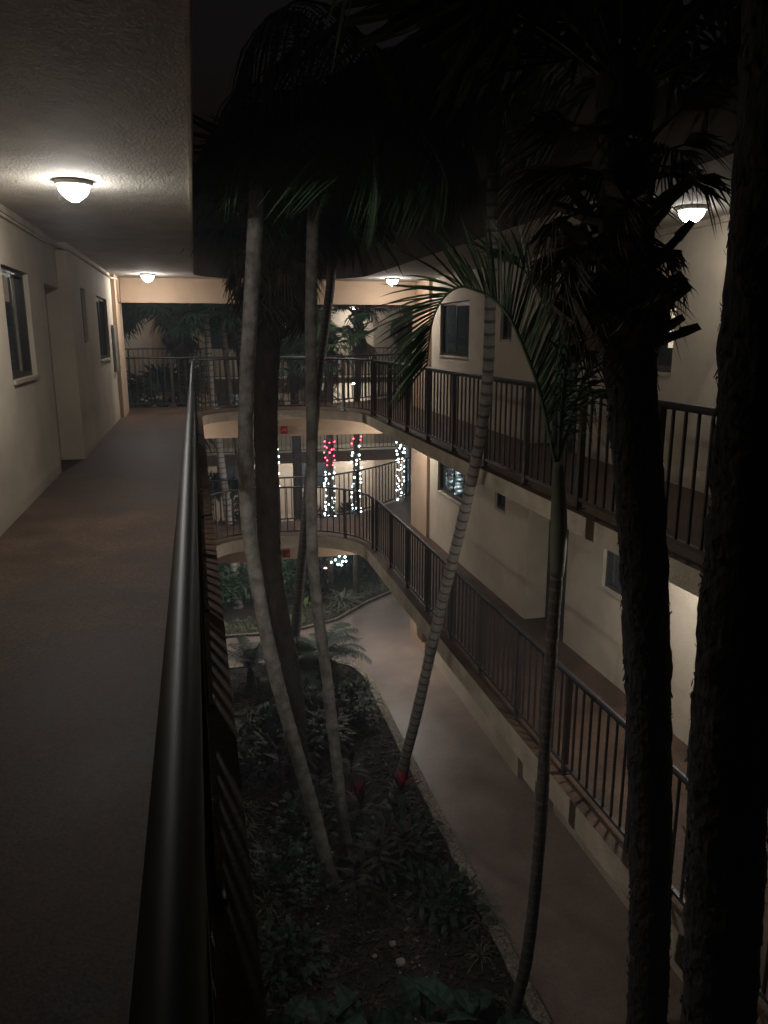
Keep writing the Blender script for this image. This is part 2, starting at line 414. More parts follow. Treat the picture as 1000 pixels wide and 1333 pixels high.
# drip edge along the ceiling of the near walkway, and its conduit
q = MB(); q.box(.025, .045, -4, 14.55, 7.996, 8.012); q.build('drip_edge', FASCIA, LW)
q = MB(); q.tube([(-1.53,-3,7.93),(-1.53,9.28,7.93),(-1.40,10.27,7.93),(-1.40,15.2,7.93),(-1.325,15.27,7.93),(-1.325,15.6,7.93),(-1.325,15.62,7.5)], .016, 8); q.build('conduit', FASCIA, LW, True)
q = MB(); q.box(-1.42,-1.375,14.75,15.08,6.28,7.1); q.box(-1.375,-1.368,14.78,15.05,6.31,7.07); 
tag(q.build('wall_cabinet', GREY), 'tall grey metal cabinet fixed to the wall beside the tan pier', 'cabinet')
# door mat strip shadows etc. are left to the light

# the curved bridge joining both wings
B = thing('footbridge', 'curved concrete footbridge decks joining the two wings at each storey', 'bridge', (1.6, 16.7, 0))
near_edge = [(.08,14.6)] + [(x,y) for x,y in arc(1.08,15.05,1.0,180,90,14)] + [(x,y) for x,y in arc(1.8,14.65,1.4,90,0,18)] + [(3.2,14.6)]
far_line = [(9.0,23.5),(7.3,21.4),(5.7,19.75),(4.8,18.85),(3.95,18.05),(3.0,17.5),(2.2,17.42),(-5.0,17.42)]
deck = [(-5.0,16.46),(-2.36,16.46),(-2.36,14.6)] + near_edge + [(5.66,14.6),(5.66,16.46),(9.0,16.46)] + far_line
for lv in (2,3): slab(B, deck, FL[lv]-TH[lv], FL[lv]-.0)
roof_near = [(.055,14.6)] + arc(1.055,15.05,1.0,180,90,14) + arc(1.85,14.65,1.4,90,0,18) + [(3.25,14.6)]
slab(B, [(-5.0,16.46),(-2.36,16.46),(-2.36,14.6)] + roof_near + [(5.66,14.6),(5.66,16.46),(9.0,16.46)] + far_line, 8.01, 8.62, 'roof_slab', ROOFM)
for lv in (1,2,3):
    q = MB(); zt = CE[lv]-.003; zb = {3:7.54, 2:4.84, 1:2.14}[lv]
    q.box(-1.34, 4.6, 16.2, 16.42, zb, zt); q.build('beam', TAN, B)
for lv, x in ((2,1.74),(1,1.72)):
    a = thing('fire_alarm', 'red fire alarm sounder on the tan beam of the %s bridge deck' % ('upper' if lv == 2 else 'lower'), 'fire alarm', (x,16.2,FL[lv]+2.28), 'red fire alarms on the bridge beams')
    q = MB(); q.box(x-.07,x+.07,16.13,16.199,FL[lv]+2.20,FL[lv]+2.36); q.build('housing', REDP, a)
    q = MB(); q.lathe([(.0,.0),(.05,.0),(.045,.03),(.02,.045),(0,.047)], 14); 
    for i, v in enumerate(q.v): q.v[i] = (x+v[0], 16.129-v[2], FL[lv]+2.27+v[1])
    q.build('lens', REDP, a, True)

# ------------------------------------------------------------------ railings
def railing(label, path, z, par_name='railing', post_every=1.18, gap=.148, start_off=.0, h=1.07, post_at_start=True, rr=.029):
    pts = [Vector((x, y, 0)) for x, y in path]; d = along(pts); L = d[-1]
    mid, _ = at_len(pts, d, L/2)
    t = thing('railing', label, 'railing', (mid.x, mid.y, z))
    rp = []
    for k in range(max(2, int(L/.3))+1):
        p, _ = at_len(pts, d, min(L, L*k/max(2, int(L/.3)))); rp.append((p.x, p.y, z+h-rr))
    q = MB(); q.tube(rp, rr, 14); q.build('top_rail', HAND, t, True)
    q = MB()
    off = .016
    nrm = []
    for i in range(len(pts)):
        tv = (pts[min(i+1,len(pts)-1)]-pts[max(i-1,0)]).normalized(); nrm.append(Vector((-tv.y, tv.x, 0)))
    ring = lambda i: [(pts[i]+nrm[i]*a).to_tuple()[:2]+(z+b,) for a, b in ((-off,.07),(off,.07),(off,.10),(-off,.10))]
    for i in range(len(pts)-1):
        a, b = ring(i), ring(i+1)
        for k in range(4): q.quad(a[k], a[(k+1)%4], b[(k+1)%4], b[k])
    q.build('bottom_rail', BLACK, t)
    pm = MB(); pm.box(-.026,.026,-.026,.026,0,h-.035); pm.box(-.05,.05,-.05,.05,0,.012); pmesh = pm.mesh('post', BLACK)
    bm_ = MB(); bm_.box(-.0095,.0095,-.0095,.0095,.098,h-.045); bmesh_ = bm_.mesh('baluster', BLACK)
    s = start_off; nxt = 0
    nper = max(1, round(post_every/gap)); k = 0
    while s < L-.02:
        p, tv = at_len(pts, d, s); a = math.atan2(tv.y, tv.x)
        if k % nper == 0: inst(pmesh, 'post', t, (p.x,p.y,z), (0,0,a))
        else: inst(bmesh_, 'baluster', t, (p.x,p.y,z), (0,0,a))
        s += post_every/nper; k += 1
    p, tv = at_len(pts, d, L-.03); inst(pmesh, 'post', t, (p.x,p.y,z), (0,0,math.atan2(tv.y,tv.x)))
    return t
LR = [(-.045,-1.6),(-.045,14.95)]
RR_ = [(3.31,-.9),(3.31,14.55)]
RR2 = [(3.35,-.9),(3.35,14.55)]
railing('long black railing in the foreground whose round handrail runs under the camera', LR, FL[3])
railing('black railing of the walkway one storey below the camera, under its slab', LR, FL[2])
railing('dark upper railing of the opposite walkway, in front of the arched frond', RR_, FL[3], start_off=.02)
railing('dark lower railing of the opposite walkway, running down behind the thick trunks', RR2, FL[2], start_off=.06)
bn = [(-.045,15.0)] + arc(1.08,15.05,1.12,178,90,14) + arc(1.8,14.65,1.50,90,2,18) + [(3.30,14.6)]
railing('curved black railing along the near edge of the upper bridge deck', bn, FL[3], post_every=1.9, gap=.145, rr=.02)
railing('curved black railing along the near edge of the lower bridge deck, backed by string lights', bn, FL[2], post_every=1.9, gap=.145, rr=.02)
fr = [(-4.9,17.30),(2.2,17.30),(2.95,17.38),(3.87,17.95),(4.72,18.75),(5.62,19.65),(7.2,21.3)]
fr = [p.to_tuple()[:2] for p in spline([(x,y,0) for x,y in fr], 4)]
railing('black railing along the garden side of the upper bridge deck', fr, FL[3], post_every=2.2, gap=.15, rr=.02)
railing('black railing along the garden side of the lower deck, passing behind the curved one', fr, FL[2], post_every=2.2, gap=.15, rr=.02)

# ------------------------------------------------------------------ lamps
KL = .78
lm = MB(); lm.lathe([(.0,-.001),(.165*KL,-.001),(.17*KL,-.012),(.168*KL,-.026),(.15*KL,-.0365),(.0,-.0365)], 24); base_me = lm.mesh('lamp_base', WHITE, True)
PROF = [(r*KL, z*.8) for r, z in [(.138,-.046),(.137,-.062),(.131,-.082),(.120,-.102),(.104,-.121),(.084,-.138)]]
lm = MB(); lm.lathe(PROF, 22); dome_me = lm.mesh('dome', DOME, True)
lm = MB(); lm.lathe([(r*KL, z*.8) for r, z in [(.0835,-.1375),(.064,-.152),(.042,-.166),(.022,-.175),(.0,-.178)]], 18); core_me = lm.mesh('lamp_core', CORE, True)
lm = MB(); lm.lathe([(.0,-.1425),(.009,-.142),(.007,-.150),(.0,-.153)], 8); fin_me = lm.mesh('finial', METAL, True)
dome2_me = dome_me.copy(); dome2_me.materials[0] = DOME2; core2_me = core_me.copy(); core2_me.materials[0] = CORE2
def lamp(x, y, z, label, dim=False):
    t = thing('ceiling_lamp', label, 'lamp', (x,y,z), 'round ceiling lamps of the walkways')
    inst(base_me, 'lamp_base', t, (x,y,z)); inst(dome2_me if dim else dome_me, 'dome', t, (x,y,z)); inst(core2_me if dim else core_me, 'bulb', t, (x,y,z)); inst(fin_me, 'finial', t, (x,y,z))
lamp(-.78, 6.25, CE[3], 'lit round dome lamp on the textured ceiling over the foreground walkway')
lamp(-.76, 15.2, CE[3], 'lit dome lamp in front of the tan beam at the end of the foreground walkway')
lamp(4.22, 6.2, CE[3], 'lit dome lamp half hidden by dead palm leaves under the opposite ceiling', True)
lamp(3.85, 15.25, CE[3], 'lit dome lamp in front of the tan beam over the curved bridge')
lamp(-.78, 6.25, CE[2], 'dome lamp on the ceiling of the walkway directly below the camera')
lamp(-.76, 15.2, CE[2], 'dome lamp where the lower deck meets the walkway below the camera')
lamp(4.12, 6.2, CE[2], 'dome lamp under the upper slab, over the lower opposite walkway')
lamp(3.95, 15.25, CE[2], 'dome lamp under the upper bridge deck at its bend to the opposite walkway')
lamp(3.95, 15.25, CE[1], 'dome lamp under the lower bridge deck, over the garden path')
lamp(5.85, 28.9, 7.9, 'lit lamp under the top ceiling of the far building beside its door')
lamp(5.83, 28.9, 5.2, 'lit lamp on the far building one storey under its top lamp')
lamp(6.0, 28.9, 2.5, 'lamp at ground level of the far building over its pale door')
lamp(2.2, 28.95, 2.5, 'lamp at ground level of the far building behind the wrapped trunks')
lamp(4.2, 28.95, 2.5, 'lamp at ground level of the far building between the wrapped trunks and its pale door')
lamp(8.4, 28.95, 2.5, 'lamp at ground level of the far building just past its pale door')
for i, (x, z) in enumerate(((-2.6,7.9),(1.9,7.9),(-2.6,5.2),(1.9,5.2),(-2.6,2.5))):
    lamp(x, 28.75, z, ('lamp under the far building top ceiling behind the shaggy far palm','lamp under the far building top ceiling behind the thick brown palm','lamp under the far building middle ceiling near its white door',
         'lamp under the far building middle ceiling behind the slim lichened palm','lamp under the far building lowest ceiling behind the leaning grey trunks')[i], True)
for x, lv, lab in ((-.55,3,'lamp hidden behind the tan beam at the end of the foreground walkway'),(2.5,3,'lamp hidden behind the middle of the upper tan beam over the bridge'),
                   (2.3,2,'lamp hidden behind the tan beam over the lower bridge deck'),(1.3,1,'lamp hidden behind the lowest tan beam, over the garden path')):
    lamp(x, 16.95, CE[lv], lab, x < 0)

# ------------------------------------------------------------------ far building
F_ = thing('apartment_building', 'far block of flats beyond the second garden, seen past the bridge', 'building', (2, 29.7, 0))
YF = 29.7
def flip(g):  # wall built along x: swap axes
    g.v = [(y, x, z) for x, y, z in g.v]; g.f = [tuple(reversed(f)) for f in g.f]; return g
for lv in (1,2,3):
    z = FL[lv]; zc = {1:2.5,2:5.2,3:7.9}[lv]
    ops = [(.6,1.9,z+1.0,z+2.1),(3.6,5.0,z+1.0,z+2.1)]
    w = MB(); wall_run(w, YF, -1, -14, 14, z, zc, .3, ops); flip(w).build('wall', WALL, F_)
    for (xa,xb,za,zb) in ops:
        w = MB(); w.box(xa,xb,YF+.05,YF+.09,za,za+.05); w.box(xa,xb,YF+.05,YF+.09,zb-.05,zb); w.box(xa,xa+.05,YF+.05,YF+.09,za+.05,zb-.05); w.box(xb-.05,xb,YF+.05,YF+.09,za+.05,zb-.05)
        w.box((xa+xb)/2-.02,(xa+xb)/2+.02,YF+.05,YF+.09,za+.05,zb-.05)
        wo = w.build('window', BRONZE, F_)
        for a, b in ((xa+.05,(xa+xb)/2-.02),((xa+xb)/2+.02,xb-.05)):
            w = MB(); w.box(a,b,YF+.065,YF+.075,za+.05,zb-.05); w.build('pane', GLASS, wo)
    for xa, xb, M in ((6.78,7.80,DOORM),(-.75,.15,WHITE),(-5.2,-4.2,DOORM)):
        w = MB(); w.box(xa-.06,xa,YF-.04,YF-.002,z,z+2.08); w.box(xb,xb+.06,YF-.04,YF-.002,z,z+2.08); w.box(xa,xb,YF-.04,YF-.002,z+2.02,z+2.08)
        dfo = w.build('door_frame', TAN, F_)
        w = MB(); w.box(xa+.004,xb-.004,YF-.025,YF-.004,z+.01,z+2.015); w.build('door', M, dfo)
    for x in (-1.35, 2.6, 9.3):
        w = MB(); w.box(x-.14,x+.14,YF-.16,YF-.001,z,zc); w.build('pier', TAN, F_)
    if lv > 1:
        w = MB(); w.box(-14,14,28.0,29.69,z-.2,z); slab_ = w.build('walkway_slab', [FASCIA], F_)
        w = MB(); w.box(-14,14 if lv == 2 else 4.4,28.12,28.34,z-(.42 if lv == 2 else .55),z-.203); w.build('beam', TAN, F_)
w = MB(); w.box(-14,14,27.9,30.2,7.9,8.5); w.build('roof_slab', FASCIA, F_)
w = MB(); w.box(-14,4.4,28.12,28.34,7.45,7.897); w.build('beam', TAN, F_)
railing('distant top railing of the far building, seen above the bridge railing', [(-7,28.08),(10,28.08)], FL[3], post_every=2.4, gap=.16, rr=.02)
railing('distant middle railing of the far building, partly behind the bridge deck', [(-7,28.08),(10,28.08)], FL[2], post_every=2.4, gap=.16, rr=.02)
a = thing('exit_light', 'tiny red indicator light on the far building wall beside a white door', 'light', (-.12,29.6,7.29))
q = MB(); q.box(-.2,-.04,29.62,29.695,7.22,7.38); q.build('housing', WHITE, a)
q = MB(); q.box(-.18,-.06,29.61,29.619,7.24,7.36); q.build('lens', REDLED, a)

# ------------------------------------------------------------------ palms
def trunk(par, pts, r0, r1, ring=.12, M=BARKG, n=16, rough=.0, bulge=None, ringed=True):
    sp = spline(pts, 14); d = along(sp); L = d[-1]
    step = ring/4 if ringed else .035
    P = []; rad = []; mi = []
    k = 0; s = 0.0; cnt = 0; nextring = 0
    seq = []
    while s < L-step*.5:
        seq.append(s); s += step*(1+.28*noise.noise((len(seq)//4*.9, r0*77, 2.0)))
    seq.append(L)
    jit = 0
    for i, s in enumerate(seq):
        p, _ = at_len(sp, d, s); f = s/L
        r = r0+(r1-r0)*f + .045*max(0, 1-s/.4)**2
        r *= 1+.06*noise.noise((s*1.7, r0*90, 1.0))+.03*noise.noise((s*6, r0*50, 4.0))
        if ringed:
            ph = i % 4
            r *= (1.0, 1.03+.02*noise.noise((s*3,7,r0*10)), 1.0, .985)[ph]
        P.append(p); rad.append(r)
    g = MB(); g.tube(P, rad, n, rnd=rough, mfun=(lambda i: 1 if (i % 4 == 0 and ringed) else 0))
    if rough:
        pass
    return g.build('trunk', [M, LICH if M is LICH else RING], par, not rough)

def rough_trunk(par, pts, r0, r1, M, n=26, amp=.13, name='trunk'):
    """shaggy trunk: small overlapping fibre plates standing proud of a noisy core"""
    sp = spline(pts, 24); d = along(sp); L = d[-1]; g = MB()
    P = []; rad = []; s = 0
    while s < L: 
        p, _ = at_len(sp, d, s); P.append(p); rad.append(r0+(r1-r0)*s/L); s += .05
    base = len(g.v); g.tube(P, rad, n)
    for i in range(base, len(g.v)):
        v = Vector(g.v[i]); k = (i-base)//n; c = P[min(k, len(P)-1)]
        o = v-c; f = 1+amp*.7*noise.noise(v*9)+amp*.5*noise.noise(v*30); g.v[i] = tuple(c+o*f)
    nf = int(L*330)
    for _ in range(nf):
        s = random.uniform(0, L); p, tv = at_len(sp, d, s); r = r0+(r1-r0)*s/L
        a = random.uniform(0, 2*PI); o = Vector((math.cos(a), math.sin(a), 0))
        w = random.uniform(.012,.05); h = random.uniform(.012,.05); sd = Vector((-o.y,o.x,0))
        q = p+o*r*random.uniform(.93,1.03); tip = q+o*random.uniform(.002,.016)+Vector((0,0,random.choice((-1,-1,1))*h))
        g.add([q-sd*w/2, q+sd*w/2, tip+sd*w*.2, tip-sd*w*.3], [(0,1,2,3)])
    return g.build(name, M, par)

def pinnate(n=40, L=2.4, e0=55, e1=-60, ll=.6, w=.035, droop=.75, M=LEAF, sweep=50, seed=1, side_up=.1, rr=.018):
    rnd = random.Random(seed); g = MB(); p = Vector((0,0,0)); P = [p.copy()]; D = []
    N = 40
    for i in range(N):
        e = R(e0+(e1-e0)*((i/N)**1.25)); dv = Vector((math.cos(e),0,math.sin(e))); D.append(dv); p = p+dv*(L/N); P.append(p.copy())
    D.append(D[-1])
    g.tube(P, [rr*(1-.8*i/N) for i in range(N+1)], 5, 1)
    for i in range(n):
        t = .14+.86*i/n; k = min(N-1, int(t*N)); q = P[k].lerp(P[k+1], t*N-k) if k < N else P[-1]
        l = ll*(.45+.75*math.sin(PI*min(1,.12+.80*t)))*rnd.uniform(.85,1.1)
        for s in (-1,1):
            sw = R(sweep+rnd.uniform(-9,9)+15*t)
            dv = D[k]*math.cos(sw)+Vector((0,s,0))*math.sin(sw)+Vector((0,0,side_up+rnd.uniform(-.12,.12)))
            g.blade(q, dv, l, w*rnd.uniform(.8,1.15), droop*rnd.uniform(.8,1.2), 4)
    return g.mesh('frond', [M, M])
def fan(L=.75, pet=.7, n=24, spread=250, droop=.35, M=LEAF, seed=1, close=1.0, pdroop=.15):
    rnd = random.Random(seed); g = MB()
    pts = [Vector((pet*t, 0, -pdroop*pet*t*t)) for t in (0,.25,.5,.75,1)]
    g.tube(pts, [.022,.018,.014,.012,.009], 5, 1)
    hub = pts[-1]
    for i in range(n):
        a = R(-spread/2+spread*(i+.5)/n)*close; da = R(spread/n)*.5*close
        l = L*(.72+.28*math.cos(a*.75))*rnd.uniform(.9,1.07)
        def P_(ang, rr_, z): return hub+Vector((math.cos(ang)*rr_, math.sin(ang)*rr_, z))
        z1 = rnd.uniform(-.02,.02); zd = -droop*l*rnd.uniform(.5,1.3)
        m1 = P_(a-da, l*.55, z1-droop*l*.18+.012); m2 = P_(a+da, l*.55, z1-droop*l*.18+.012); mc = P_(a, l*.55, z1-droop*l*.18-.014)
        t1 = P_(a-da*.35, l*.85, zd*.65); t2 = P_(a+da*.35, l*.85, zd*.65)
        tip = P_(a+rnd.uniform(-.03,.03), l, zd)
        g.add([hub, m1, mc, m2, t1, t2, tip], [(0,1,2),(0,2,3),(1,4,5,2),(2,5,3),(4,6,5)])
    return g.mesh('frond', [M, M])
def crown(par, top, meshes, n, tilt=(-20,30), sc=(.85,1.1), az0=0, name='frond', skip=None, roll=20):
    k = 0
    for i in range(n):
        az = az0+360*i*.381966+random.uniform(-14,14); tl = random.uniform(*tilt)
        if skip and skip(az % 360, tl): continue
        s = random.uniform(*sc)
        inst(random.choice(meshes), name, par, (top[0]+.03*math.cos(R(az)), top[1]+.03*math.sin(R(az)), top[2]+random.uniform(-.05,.1)),
             (R(random.uniform(-roll,roll)), R(-tl), R(az)), s)

FR_DROOP = [pinnate(46, 2.5, 62, -50, .62, .034, 1.5, LEAF, 62, i) for i in (1,2)]
FR_SOFT = [pinnate(38, 1.7, 66, -30, .48, .032, .7, LEAF, 50, i+5) for i in (1,2)]
LEAFG2 = mat('cool_green_fan', (.055, .125, .080), .6, col2=(.032, .08, .05), vscale=4)
LEAFG = mat('fresh_green_fan', (.085, .16, .055), .6, col2=(.05, .10, .035), vscale=4)
FAN_G = [fan(.8,.8,24,250,.4,LEAFG,i) for i in (1,2,3)]
FAN_B = [fan(.75,.7,24,240,.35,LEAFG2,i+9) for i in (1,2)]
FAN_D = [fan(.65,.6,18,200,.9,DEAD,i+20,close=.55) for i in (1,2,3)]
FAN_K = [fan(.8,.7,22,230,.6,LEAFD,i+30) for i in (1,2)]

def shaft(par, base, tip, r0, r1):
    b, t = Vector(base), Vector(tip); g = MB()
    g.tube([b.lerp(t, k/8) for k in range(9)], [r0*(1+.35*math.sin(PI*k/8)*(1-k/9))+(r1-r0)*k/8 for k in range(9)], 14)
    return g.build('crownshaft', SHAFT, par, True)

# grey ringed palm leaning through the middle of the bed
E_ = thing('palm_tree', 'slim pale ringed palm leaning from the mulch, nearest the foreground handrail', 'palm', (1.36,8.5,.03), 'slender ringed palms in the bed')
ePts = [(1.36,8.5,.03),(1.18,8.5,.96),(.93,8.5,2.06),(.67,8.4,3.33),(.52,8.4,4.46),(.47,8.4,5.25),(.51,8.4,6.26),(.59,8.3,7.21),(.66,8.3,7.96),(.69,8.3,8.40)]
trunk(E_, ePts, .084, .076, .15, LICH)
shaft(E_, (.69,8.3,8.38), (.70,8.3,8.9), .08, .05)
crown(E_, (.70,8.3,8.75), FR_DROOP, 26, (-32,4), (.8,1.0), skip=lambda az, tl: 100 < az < 262)
G_ = thing('palm_tree', 'slim lichened palm standing just behind the palm nearest the handrail', 'palm', (1.66,9,.05), 'slender ringed palms in the bed')
gPts = [(1.66,9,.05),(1.55,9,1.25),(1.42,9,2.69),(1.31,9,3.73),(1.27,9,4.62),(1.30,9,5.84),(1.31,9,6.98),(1.34,9,7.82),(1.37,9,8.39)]
trunk(G_, gPts, .075, .066, .16, LICH)
shaft(G_, (1.37,9,8.37), (1.38,9,8.9), .07, .045)
crown(G_, (1.38,9,8.8), FR_DROOP, 20, (-26,6), (.8,.95), 40, skip=lambda az, tl: 128 < az < 232)
D_ = thing('palm_tree', 'slender palm with bold dark rings leaning towards the opposite railing', 'palm', (2.56,10,.04), 'slender ringed palms in the bed')
def sc_(p, y): return (p[0]*y/p[1], y, EYE+(p[2]-EYE)*y/p[1])
dP = [(2.56,10.,.04),(2.87,9.95,1.36),(3.18,9.9,2.92),(3.43,9.8,4.18),(3.66,9.75,5.37),(3.75,9.7,6.29),(3.76,9.7,7.28),(3.75,9.7,8.22),(3.74,9.7,8.90)]
dPts = [sc_(p, y) for p, y in zip(dP, (10,9.5,9.0,8.55,8.1,7.85,7.7,7.65,7.6))]
trunk(D_, dPts, .080, .055, .125, BARKG)
shaft(D_, dPts[-1], (dPts[-1][0]-.01, dPts[-1][1], dPts[-1][2]+.6), .055, .035)
crown(D_, (dPts[-1][0]-.01, dPts[-1][1], dPts[-1][2]+.5), FR_DROOP, 16, (-30,5), (.65,.85), 20, skip=lambda az, tl: az < 78 or az > 282)
C_ = thing('palm_tree', 'young palm with green crownshaft whose arched frond frames the window', 'palm', (2.70,5.9,.04))
cP = [(2.70,5.9,.05),(2.90,5.95,.85),(3.00,6.0,2.11),(3.03,6.05,3.31),(3.07,6.10,4.06),(3.11,6.15,4.79)]
cPts = [sc_(p, y) for p, y in zip(cP, (5.9,5.85,5.8,5.8,5.8,5.8))]
trunk(C_, cPts, .060, .054, .11, BARKB)
cs0 = cPts[-1]; cs1 = sc_((3.13,6.2,5.25), 5.8); cs2 = sc_((3.09,6.2,5.84), 5.8)
g = MB(); g.tube(spline([cs0, cs1, cs2], 6), [.058,.062,.066,.069,.071,.072,.071,.069,.064,.058,.052,.046,.040], 14); g.build('crownshaft', SHAFT, C_, True)
k_ = 5.8/6.2
def custom_frond(par, pts, n, ll, w, M, normal, sweep=40, spread=22, gapf=None, droop=.12, up=None):
    """frond with a given midrib; leaflets stand on its outer side"""
    sp = spline(pts, 10); d = along(sp); L = d[-1]; g = MB()
    g.tube(sp, [.016*(1-.75*i/len(sp))+.002 for i in range(len(sp))], 6, 1)
    nrm = Vector(normal).normalized(); rnd = random.Random(3)
    for i in range(n):
        f = .12+.88*i/n; p, tv = at_len(sp, d, f*L)
        out = nrm.cross(tv).normalized()
        l = ll*(.45+.75*math.sin(PI*min(1,.15+.72*f)))*rnd.uniform(.88,1.08)
        for s in (-1,1):
            sw = R(sweep+rnd.uniform(-5,5)); sp_ = R(s*spread+rnd.uniform(-7,7))
            dv = tv*math.cos(sw)+(out*math.cos(sp_)+nrm*math.sin(sp_))*math.sin(sw)
            g.blade(p, dv, l*rnd.choice((1,1,1,1,.8,.6)), w*rnd.uniform(.7,1.2), droop*rnd.uniform(.2,2.2), 5, up=(nrm+Vector((rnd.uniform(-.7,.7),rnd.uniform(-.7,.7),rnd.uniform(-.7,.7)))).normalized())
    return g.build('frond', [M, M], par)
rach = [(3.06,6.20,5.84),(2.93,6.25,6.38),(2.82,6.30,6.71),(2.67,6.40,7.07),(2.55,6.55,7.25),(2.43,6.65,7.32),(2.33,6.75,7.35),(2.24,6.85,7.29),(2.17,6.95,7.15),(2.13,7.0,6.94),(2.12,7.05,6.64)]
rach = [sc_(p, p[1]*k_) for p in rach]
vdir = Vector((rach[6][0], rach[6][1], rach[6][2]-EYE))
custom_frond(C_, rach, 74, .62, .021, LEAF, (.38,.92,.05), 44, 26)
def fr_pts(px):
    return [(cs2[0]+a, cs2[1]+b, cs2[2]+c) for a, b, c in px]
custom_frond(C_, fr_pts([(0,0,0),(.03,.1,.6),(.0,.28,1.15),(-.15,.5,1.55),(-.4,.75,1.7)]), 46, .55, .024, LEAF, (.5,.85,0), 40, 45, droop=.35)
custom_frond(C_, fr_pts([(0,0,0),(.12,-.05,.55),(.28,-.08,1.0),(.5,-.05,1.35),(.8,.05,1.45)]), 44, .5, .024, LEAF, (0,1,0), 40, 45, droop=.6)
custom_frond(C_, fr_pts([(0,0,0),(-.04,-.1,.55),(-.1,-.3,1.05),(-.2,-.6,1.4),(-.35,-1.0,1.45)]), 44, .5, .022, LEAFD, (1,0,0), 40, 50, droop=.6)
g = MB(); g.tube(fr_pts([(0,0,0),(.01,0,.5),(.015,.01,.95)]), [.014,.009,.003], 6); g.build('spear_leaf', LEAF, C_)

# thick dark fan palms
LINE_CHECK = []
def boots(par, top, n, zspan, rad, M, size=.28, tiltr=(20,65), name='leaf_base', avoid=None):
    bm_ = MB()
    for (wd, ln) in ((1,1),):
        pr = [(0,.085),(.35,.05),(.7,.034),(1.0,.022)]
        for i in range(3):
            a, b = pr[i], pr[i+1]
            bm_.add([(a[0]*size,-a[1]*size*3.2,-.02),(a[0]*size,a[1]*size*3.2,-.02),(a[0]*size,0,.03),
                     (b[0]*size,-b[1]*size*3.2,-.015),(b[0]*size,b[1]*size*3.2,-.015),(b[0]*size,0,.02)],
                    [(0,1,4,3),(0,3,5,2),(2,5,4,1)])
        bm_.add([(size,-.022*size*3.2,-.015),(size,.022*size*3.2,-.015),(size,0,.02)], [(0,1,2)])
    me = bm_.mesh(name, M)
    for i in range(n):
        az = i*137.5+random.uniform(-15,15); f = i/n; z = top[2]-zspan*f+random.uniform(-.03,.03)
        if avoid and math.cos(R(az)) > .3 and top[2]-z < .45: continue
        inst(me, name, par, (top[0]+rad*.9*math.cos(R(az)), top[1]+rad*.9*math.sin(R(az)), z),
             (R(random.uniform(-20,20)), R(-random.uniform(*tiltr)), R(az)), random.uniform(.75,1.3))

A_ = thing('palm_tree', 'massive black shaggy palm trunk filling the foreground edge of the picture', 'palm', (2.29,2.6,0), 'thick shaggy palms in the bed')
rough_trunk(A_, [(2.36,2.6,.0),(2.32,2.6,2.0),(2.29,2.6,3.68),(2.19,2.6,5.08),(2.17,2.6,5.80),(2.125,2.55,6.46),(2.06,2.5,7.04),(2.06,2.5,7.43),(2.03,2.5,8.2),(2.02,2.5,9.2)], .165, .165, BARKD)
crown(A_, (2.02,2.5,9.3), FAN_K, 22, (-20,60), (1.0,1.4))
B_ = thing('palm_tree', 'dark shaggy palm with dead fronds hanging at its head below the opposite lamp', 'palm', (3.04,4.1,0), 'thick shaggy palms in the bed')
bPts = [(2.98,4.1,.0),(3.0,4.1,1.0),(2.98,4.1,2.2),(2.89,4.1,3.49),(2.77,4.1,4.66),(2.64,4.1,5.71),(2.53,4.1,6.38),(2.45,4.1,6.92),(2.40,4.1,7.38),(2.34,4.1,7.9),(2.31,4.1,8.4)]
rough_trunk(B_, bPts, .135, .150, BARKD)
# far-side crowns (I, J, L) and the wrapped palms come below

BT = (2.38,4.1,7.75)
boots(B_, BT, 50, .95, .15, BOOTM, .30, (5,60), avoid=True)
FAN_D2 = [fan(.40,.24,16,190,.9,DEAD,i+50,close=.5) for i in (1,2,3)]
def lamp_line(loc, az, tl, reach):
    """keeps the sight line to the opposite lamp open"""
    d = Vector((math.cos(R(az))*math.cos(R(tl)), math.sin(R(az))*math.cos(R(tl)), math.sin(R(tl))))
    for k in range(1,8):
        p = Vector(loc)+d*reach*k/7-Vector((0,0,.25*(k/7)**2*reach)); q = Vector((4.22,6.2,7.92)); o = Vector((0,0,EYE))
        u = (q-o).normalized(); t = (p-o).dot(u)
        if ((p-o)-u*t).length < .17: return True
    return False
for i in range(60):
    az = i*137.5+random.uniform(-18,18); f = i/60
    tl = -70+95*f+random.uniform(-12,12); z = 7.05+.95*f
    s = random.uniform(.6,.85)*(.75+.5*f)*(.72 if math.cos(R(az)) > .2 else 1.0)
    loc = (2.40+.13*math.cos(R(az)), 4.1+.13*math.sin(R(az)), z)
    if lamp_line(loc, az, tl, .68*s): continue
    inst(random.choice(FAN_D2), 'dead_frond', B_, loc, (R(random.uniform(-40,40)), R(-tl), R(az)), s)
for i in range(26):
    az = i*137.5; tl = random.uniform(28,75); s = random.uniform(.9,1.25); loc = (2.33,4.1,8.2)
    if lamp_line(loc, az, tl, 1.5*s): continue
    inst(random.choice(FAN_K), 'frond', B_, loc, (R(random.uniform(-20,20)), R(-tl), R(az)), s)

